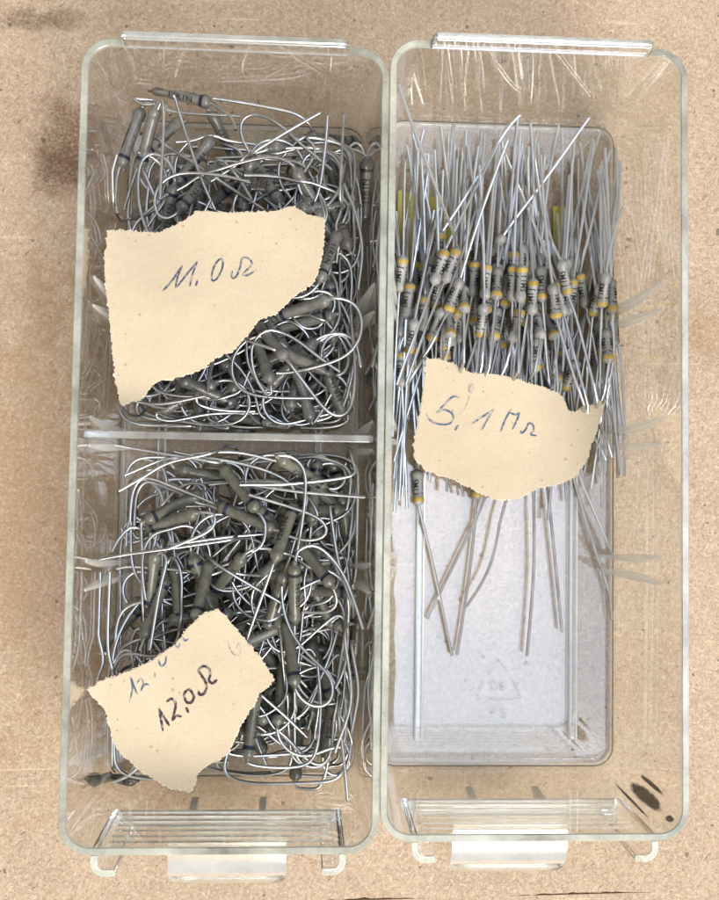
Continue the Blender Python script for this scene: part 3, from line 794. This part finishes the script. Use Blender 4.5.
def finish_left(pile, nf, kind, traced, extra, tago, nice, common, group):
    nb = len(pile.B); jobs = []
    extra = list(extra); random.shuffle(extra)
    for i in range(nb):
        a, b = pile.B[i]; ax = (b-a)/np.linalg.norm(b-a); jobs.append([])
        a_, b_ = a-ax*.4, b+ax*.4
        tr = traced.get(i-nf, (None,None)) if i >= nf else (None,None)
        for e, (p, d) in enumerate(((a_,-ax),(b_,ax))):
            if tr[e]:
                z = p[2]; P = lift_px(pile, tr[e], z+.3, min(z+2.5, 22))
                P = np.vstack([[p], P]); fx = len(P)-1
                P = pile.relax(resample(P), i, 2, 4)
            else:
                P = random_lead(pile, p, d, random.uniform(24,38), 21 if i >= nf else random.uniform(12,21), .25)
                P = pile.relax(P, i, 4)
                for _ in range(2): P[2:-1] = .5*P[2:-1]+.25*(P[1:-2]+P[3:])
            jobs[-1].append(P)
    # long wires whose bodies are buried: they replace a random lead of a buried resistor, joined to its end by a bend
    for j, pts in enumerate(extra):
        i = j % nf; z = random.uniform(19,22.5)
        P = lift_px(pile, pts, z, z+random.uniform(-3,1))
        best = None
        for c in range(nf):
            if jobs[c] is None or c in used_x.setdefault(kind, set()): continue
            for e in (0,1):
                ee = jobs[c][e][0]
                for rev in (0,1):
                    dd = np.linalg.norm(ee[:2]-P[-1 if rev else 0][:2])
                    if best is None or dd < best[0]: best = (dd, c, e, rev)
        _, c, e, rev = best; used_x[kind].add(c)
        if rev: P = P[::-1]
        s0, s1 = jobs[c][e][0], jobs[c][e][1]
        t = (s1-s0)/np.linalg.norm(s1-s0); u = (P[1]-P[0])/np.linalg.norm(P[1]-P[0])
        g = np.linalg.norm(P[0]-s0)
        bez = [((1-w)**3)*s0+3*w*(1-w)**2*(s0+t*g*.4)+3*w*w*(1-w)*(P[0]-u*g*.4)+w**3*P[0] for w in np.linspace(0,1,10)[:-1]]
        jobs[c][e] = pile.inside(resample(np.vstack([bez, P])))
    auto = auto_labels(pile, [(i, False) for i in range(nf, nb) if i-nf not in nice], kind)
    for i in range(nb):
        for e in (0,1):
            P = jobs[i][e]
            for q in P:
                if in_poly(q[:2], [tuple(p) for p in tagA(tago)]): q[2] = min(q[2], tago.h(q[0],q[1])-.75)
            jobs[i][e] = P
        lab = (nice.get(i-nf) or auto.get(i)) if i >= nf else None
        make_resistor(pile, i, kind, False, jobs[i], lab or common, group)
used_x = {}
def auto_labels(pile, items, kind):
    """colour, lie, band end and place of the resistors that show at the top of a heap; items = [(index, flipped)]"""
    groups = {}
    for i, flip in items:
        a, b = pile.B[i]; c = (a+b)/2
        if flip: a, b = b, a
        d = b-a; ang = math.degrees(math.atan2(d[1], d[0])) % 180
        lie = 'lying crosswise' if ang < 20 or ang > 160 else 'lying upright' if 70 < ang < 110 else 'leaning right' if ang < 90 else 'leaning left'
        end = ('right' if d[0] > 0 else 'left') if lie == 'lying crosswise' else ('top' if d[1] > 0 else 'bottom')
        y0, y1 = {'up': (2,62), 'low': (-62,-2), 'small': (18,46)}[kind]
        v = (c[1]-y0)/(y1-y0); u = (c[0]+24)/48
        hx = 'far left' if u < .2 else 'left' if u < .4 else 'middle' if u < .6 else 'right' if u < .8 else 'far right'
        vy = 'bottom' if v < .25 else 'lower' if v < .5 else 'upper' if v < .75 else 'top'
        groups.setdefault((lie, end, vy, hx), []).append((-c[1], i))
    col_ = {'up': 'grey', 'low': 'olive grey', 'small': 'light grey'}[kind]
    where = {'up': 'upper compartment', 'low': 'lower compartment', 'small': 'bundle'}[kind]
    out = {}
    for (lie, end, vy, hx), g in groups.items():
        g.sort(); n = len(g)
        names = {1: [''], 2: ['higher ', 'lower '], 3: ['topmost ', 'middle ', 'lowest ']}.get(n, ['topmost ', 'second ', 'third ', 'lowest ', 'very lowest '])
        for k, (_, i) in enumerate(g):
            out[i] = f'{names[min(k, len(names)-1)]}{col_} resistor {lie}, band at {end}, {vy} {hx} of {where}'
    return out
def tagA(t): return t.c+(t.poly-t.c)*1.07
NU = {0: 'grey resistor lying alone highest up at the back left of the upper compartment', 1: 'grey resistor leaning leftmost in the upper compartment, band at its lower end',
      2: 'grey resistor leaning second from left in the upper compartment, parallel to its neighbour', 7: 'grey resistor above the 11,0 tag with one lead arching in a big loop',
      9: 'grey resistor standing along the right wall of the upper compartment', 12: 'grey resistor with black print beside the right edge of the 11,0 tag',
      17: 'grey resistor slanting in the lower right corner of the upper compartment', 6: 'grey resistor poking out from under the top edge of the 11,0 tag',
      21: 'grey resistor lying along the back face of the divider'}
NL = {0: 'olive grey resistor lying across the upper left of the lower compartment, band left', 2: 'olive grey resistor slanting down right near the divider, round end lower right',
      3: 'olive grey resistor printed upside down at the middle of the lower compartment', 6: 'olive grey upright resistor right of the 12,0 tag under a long arching lead', 7: 'olive grey upright resistor just right of the corner of the 12,0 tag',
      9: 'olive grey resistor standing along the right wall of the lower compartment', 18: 'olive grey resistor seen nearly end on at the lower left of the pile', 19: 'olive grey resistor at the bottom right of the pile with a U-shaped lead',
      13: 'olive grey resistor steeply leaning above the left end of the 12,0 tag'}
finish_left(pu, nfu, 'up', LU, XU, tag1, NU, 'grey resistor buried in the tangled pile around the 11,0 tag', 'resistors in the upper left compartment')
finish_left(pl_, nfl, 'low', LL, XL, tag2, NL, 'olive grey resistor buried in the tangled pile around the 12,0 tag', 'resistors in the lower left compartment')

S1 = [[(75,312),(130,250),(195,155)],[(195,155),(165,230),(155,290)],[(163,285),(220,210),(285,130)],[(285,130),(255,210),(240,280)],[(287,243),(281,262),(275,280)],
      [(410,120),(385,160),(370,215),(375,245),(400,235),(430,180),(437,130),(420,115),(385,150)],[(495,185),(488,210),(497,230),(520,215),(540,160),(550,115),(575,105),(605,125),(605,155),(570,190),(555,208),(580,212),(625,190)]]
S2 = [[(212,525),(205,480),(196,432)],[(196,432),(218,470),(238,502)],[(226,405),(248,393),(263,415),(257,450),(249,483)],[(249,483),(265,462),(287,465)],[(303,428),(309,438),(314,450)],
      [(312,355),(297,375),(305,405),(325,408),(335,385),(322,360),(310,356)],[(352,360),(360,378),(380,368),(385,335),(365,300),(355,280),(375,265),(395,275),(400,300),(395,320),(410,333),(428,318)]]
S2b = [[(80,405),(92,350),(85,300)],[(85,300),(98,340),(112,375)],[(110,330),(125,310),(135,330),(125,360)],[(125,362),(140,335),(158,335)],[(180,285),(182,308)],[(195,235),(205,262),(222,250),(226,222)],[(262,178),(272,190),(280,172)],[(290,150),(300,162),(315,155)]]
S2c = [[(470,165),(478,195),(495,220),(515,222),(522,200),(512,175),(505,195)]]
S3 = [[(240,135),(205,128),(165,165),(125,205)],[(125,205),(165,192),(200,210),(205,240),(180,260),(130,258),(95,240),(78,212)],[(232,262),(224,275),(215,290)],[(290,260),(345,225),(400,190)],[(400,190),(365,245),(340,292)],
      [(485,185),(455,240),(432,300)],[(478,205),(505,214),(528,206)],[(525,205),(510,245),(490,285)],[(530,290),(535,303),(555,285),(570,255),(590,265),(592,290),(578,308),(608,315)]]
S3b = [[(284,118),(275,150),(262,180),(240,215)]]
S3c = [[(292,62),(290,85),(284,115)],[(289,66),(284,88),(282,108)],[(294,70),(298,85),(288,108)]]
tag1.build('torn kraft paper tag with blue handwriting 11,0 ohm on the upper left pile', [('handwriting', S1, 150, 240, 5.99, .36, M_blue)])
tag2.build('torn kraft paper tag reading 12,0 ohm in black ink on the lower left pile', [('handwriting', S2, 110, 600, 3.994, .50, M_black), ('handwriting', S2b, 110, 600, 3.994, .34, M_blue2), ('pencil_mark', S2c, 110, 600, 3.994, .26, M_pencil)])

# ---- right drawer: straight-lead resistors (band end first, photo pixels)
RT = [(401.7,262,401,286),(417,264,417.3,294),(423.6,264,426.6,295),(424.4,297,424.4,329),(410,352,413.8,322),(449,334,450,317),(482,334,482,308),(437,300,437,284),(480,247,481,270),(538.7,311,538.7,338),(552,339,549,315),(596,313,598,288),(607.4,362,607.4,331),(513.8,266,512.4,300),(533,279,531.9,314),(557,282,564,314),
      (462.7,310,464.4,289),(431.5,340,441,310),(474,324,476,294),(494,341,497,308),(603,306,604.9,274),(611.7,312,611.7,280),(536.7,369,536.7,339),(554,382,566,358),(567,389,574,362),(520,309,512.4,342),(557,318,552,286),(569,293,560,263),(579.6,274,586,306),
      (449,310,458.5,282),(410,283,406.7,318),(495.6,299,498,269),(522,267,520,300),(542.6,301.5,541,267),(504.6,309,507,274),(486.7,264.5,485,299),(475,261,472.4,296),(445,250.5,434,283),(456.4,249,445,281.5),(442,232,430.5,265.5),(487,260,502,237),
      (418.8,504,417,471),(476.4,497,476,466),(530,440,533,470),(545,470,541,436),(500,430,495,462),(560,430,569,462),(520,470,525,440),(572,450,562,420)]
LR = {41: ([(419,507),(424,530),(432,560),(452,656)], None), 42: ([(477,500),(470,570),(457,655)], None), 43: (None, [(533.5,500),(534,570),(527,656)]), 44: ([(549,500),(555,560),(562,632)], None), 45: (None, [(487,497),(468,535),(427,619)]),
      46: (None, [(575,485),(598,560),(622,620)]), 47: ([(502,505),(491,568),(466,607)], None), 48: ([(580,480),(598,520),(613,557)], None), 38: ([(459,246),(450,223),(430,172),(397,84)], None), 
      39: ([(444,229),(470,190),(500,140),(520,106)], [(429,269),(410,320),(396,375)]), 40: (None, [(506,230),(545,180),(589,117)]), 37: ([(447,246),(470,200),(508,125)], [(432,287),(414,335),(397,385)]),
      34: ([(504,313),(498,345),(480,420)], [(507.5,270),(511,200),(518,104)]), 28: ([(579,271),(590,232),(596,205),(610,150)], None), 27: ([(571,297),(585,350),(612,458)], [(559,259),(545,225),(535,160)]), 
      26: ([(558,322),(575,380),(606,460)], None), 20: (None, [(606,270),(611,240),(623,207)]), 29: ([(447,314),(437,335),(409,382)], None), 38: ([(459,246),(451,226),(430,172),(397,84)], [(443,285),(425,330),(406,385)])}
ZE = {(38,0): 33, (39,0): 13, (40,1): 13, (37,0): 12, (34,1): 12, (28,0): 14, (20,1): 16, (27,1): 12}
pr = Pile('right', -67, 67, 1.12, SL)
for i in range(74):
    px, py = (random.uniform(402,608), random.uniform(262,350)) if i < 56 else (random.choice((random.uniform(402,425), random.uniform(575,608))), random.uniform(300,372)); a = math.pi/2+random.gauss(0,.10)
    c0 = at('right', px, py, 4)
    if abs(abs(c0[0])-16.5) < 2.6: c0[0] += 3.2*np.sign(c0[0]-math.copysign(16.5,c0[0])+.01)
    def mk(z, c0=c0, a=a, t=random.gauss(0,.05)):
        d = np.array([math.cos(a), math.sin(a), t])*SL/2
        return np.array([c0[0],c0[1],z])-d, np.array([c0[0],c0[1],z])+d
    pr.drop(mk, 0, 9)
nfr = len(pr.B)
for i, a in enumerate(RT):
    pr.drop(px_body('right', a, SL-.6), 3.2 if i > 40 else (4.5 if i < 16 else 6.5), 14)
z3, poly3 = tag_height('right', pr, T3)
tag3 = Tag('right', T3, z3, poly3, (0,0), 9)
jobs = []
for i, (a,b) in enumerate(pr.B):
    ax = (b-a)/np.linalg.norm(b-a); out = []
    tr = LR.get(i-nfr, (None,None)) if i >= nfr else (None,None)
    for e, (p,d) in enumerate(((a-ax*.3,-ax),(b+ax*.3,ax))):
        if tr[e]:
            up_ = tr[e][-1][1] < 300
            P = lift_px(pr, tr[e], p[2]+.2, ZE[(i-nfr,e)] if (i-nfr,e) in ZE else p[2]+random.uniform(-.5,2) if up_ else max(FLOOR+1.5, p[2]-random.uniform(0,3)))
            P = np.vstack([[p],P]); P = resample(P, 2.0)
        else:
            ln = random.gauss(27.5, 2.0) if d[1] > 0 else random.gauss(25.5, 2.5)
            th = math.atan2(d[1], d[0])+random.gauss(0,.045); kap = random.gauss(0,.0025)
            P = [p]; q = p.copy(); zt = random.uniform(FLOOR+1, p[2]+3.5); 
            for s in range(13):
                th += kap*ln/13; q = q+np.array([math.cos(th),math.sin(th),0])*ln/13; q[2] += (zt-p[2])/13; P.append(q.copy())
            P = np.array(P)
        P = pr.relax(P, i, 3, 2); 
        for _ in range(4): P[1:-1] = .5*P[1:-1]+.25*(P[:-2]+P[2:])
        for q in P:
            if in_poly(q[:2], [tuple(t) for t in tagA(tag3)]): q[2] = min(q[2], tag3.h(q[0],q[1])-.7)
        out.append(P)
    jobs.append(out)
NR = {41: 'light grey resistor sticking out below the left end of the 5,1 tag, band downward', 42: 'light grey resistor whose yellow band peeks out under the 5,1 tag', 40: 'light grey resistor tilted the most, at the top middle of the bundle',
      39: 'light grey resistor topmost on the left of the bundle, yellow band upward', 12: 'light grey resistor lowest along the right wall, above the 5,1 tag', 21: 'light grey resistor farthest right in the bundle, against the right wall',
      0: 'light grey resistor farthest left in the bundle, band upward'}
auto_r = auto_labels(pr, [(i, True) for i in range(nfr, nfr+41) if i-nfr not in NR], 'small')
for i in range(len(pr.B)):
    fl_ = i >= nfr or random.random() < .5
    lab = (NR.get(i-nfr) or auto_r.get(i)) if i >= nfr else None
    make_resistor(pr, i, 'small', fl_, jobs[i], lab or 'small light grey resistor with yellow band, buried in the straight-lead bundle', 'resistors in the right drawer', random.choice((-1,1))*random.uniform(.35,1.7))
tag3.build('torn kraft paper tag reading 5,1 M ohm in blue on the right bundle', [('handwriting', S3, 410, 370, 4.793, .42, M_blue2), ('pencil_mark', S3b, 410, 370, 4.793, .22, M_pencil), ('ink_blot', S3c, 410, 370, 4.793, .75, M_pencil)])

# scraps of yellow film lying on the floor under the leads
for (xa, xb, ya, yb, lab) in ((398,412,188,266,'yellow film scrap under the leads beside the left wall'), (426,470,196,268,'yellow film scrap under the leads right of the left floor rib'), (553,568,205,262,'yellow film scrap under the leads left of the right floor rib')):
    a, b = at('right', xa, ya, FLOOR+.1), at('right', xb, yb, FLOOR+.1)
    a[0] = max(a[0], -23.3)
    top = [(x, a[1]+random.uniform(-1.4,.6)) for x in np.linspace(a[0], b[0], 7)]; bot = [(x, b[1]+random.uniform(-.3,.3)) for x in np.linspace(a[0], b[0], 5)]
    s = obj('film_scrap', prism('film_scrap', bot+top[::-1], 'z', FLOOR+.05, FLOOR+.17), M_strip)
    q = to_world('right', (0,0,0)); s.location = Vector((q[0],q[1],.02))*K; s.rotation_euler = (0,0,ROT)
    tag(s, lab, 'film scrap', 'yellow film scraps in the right drawer')
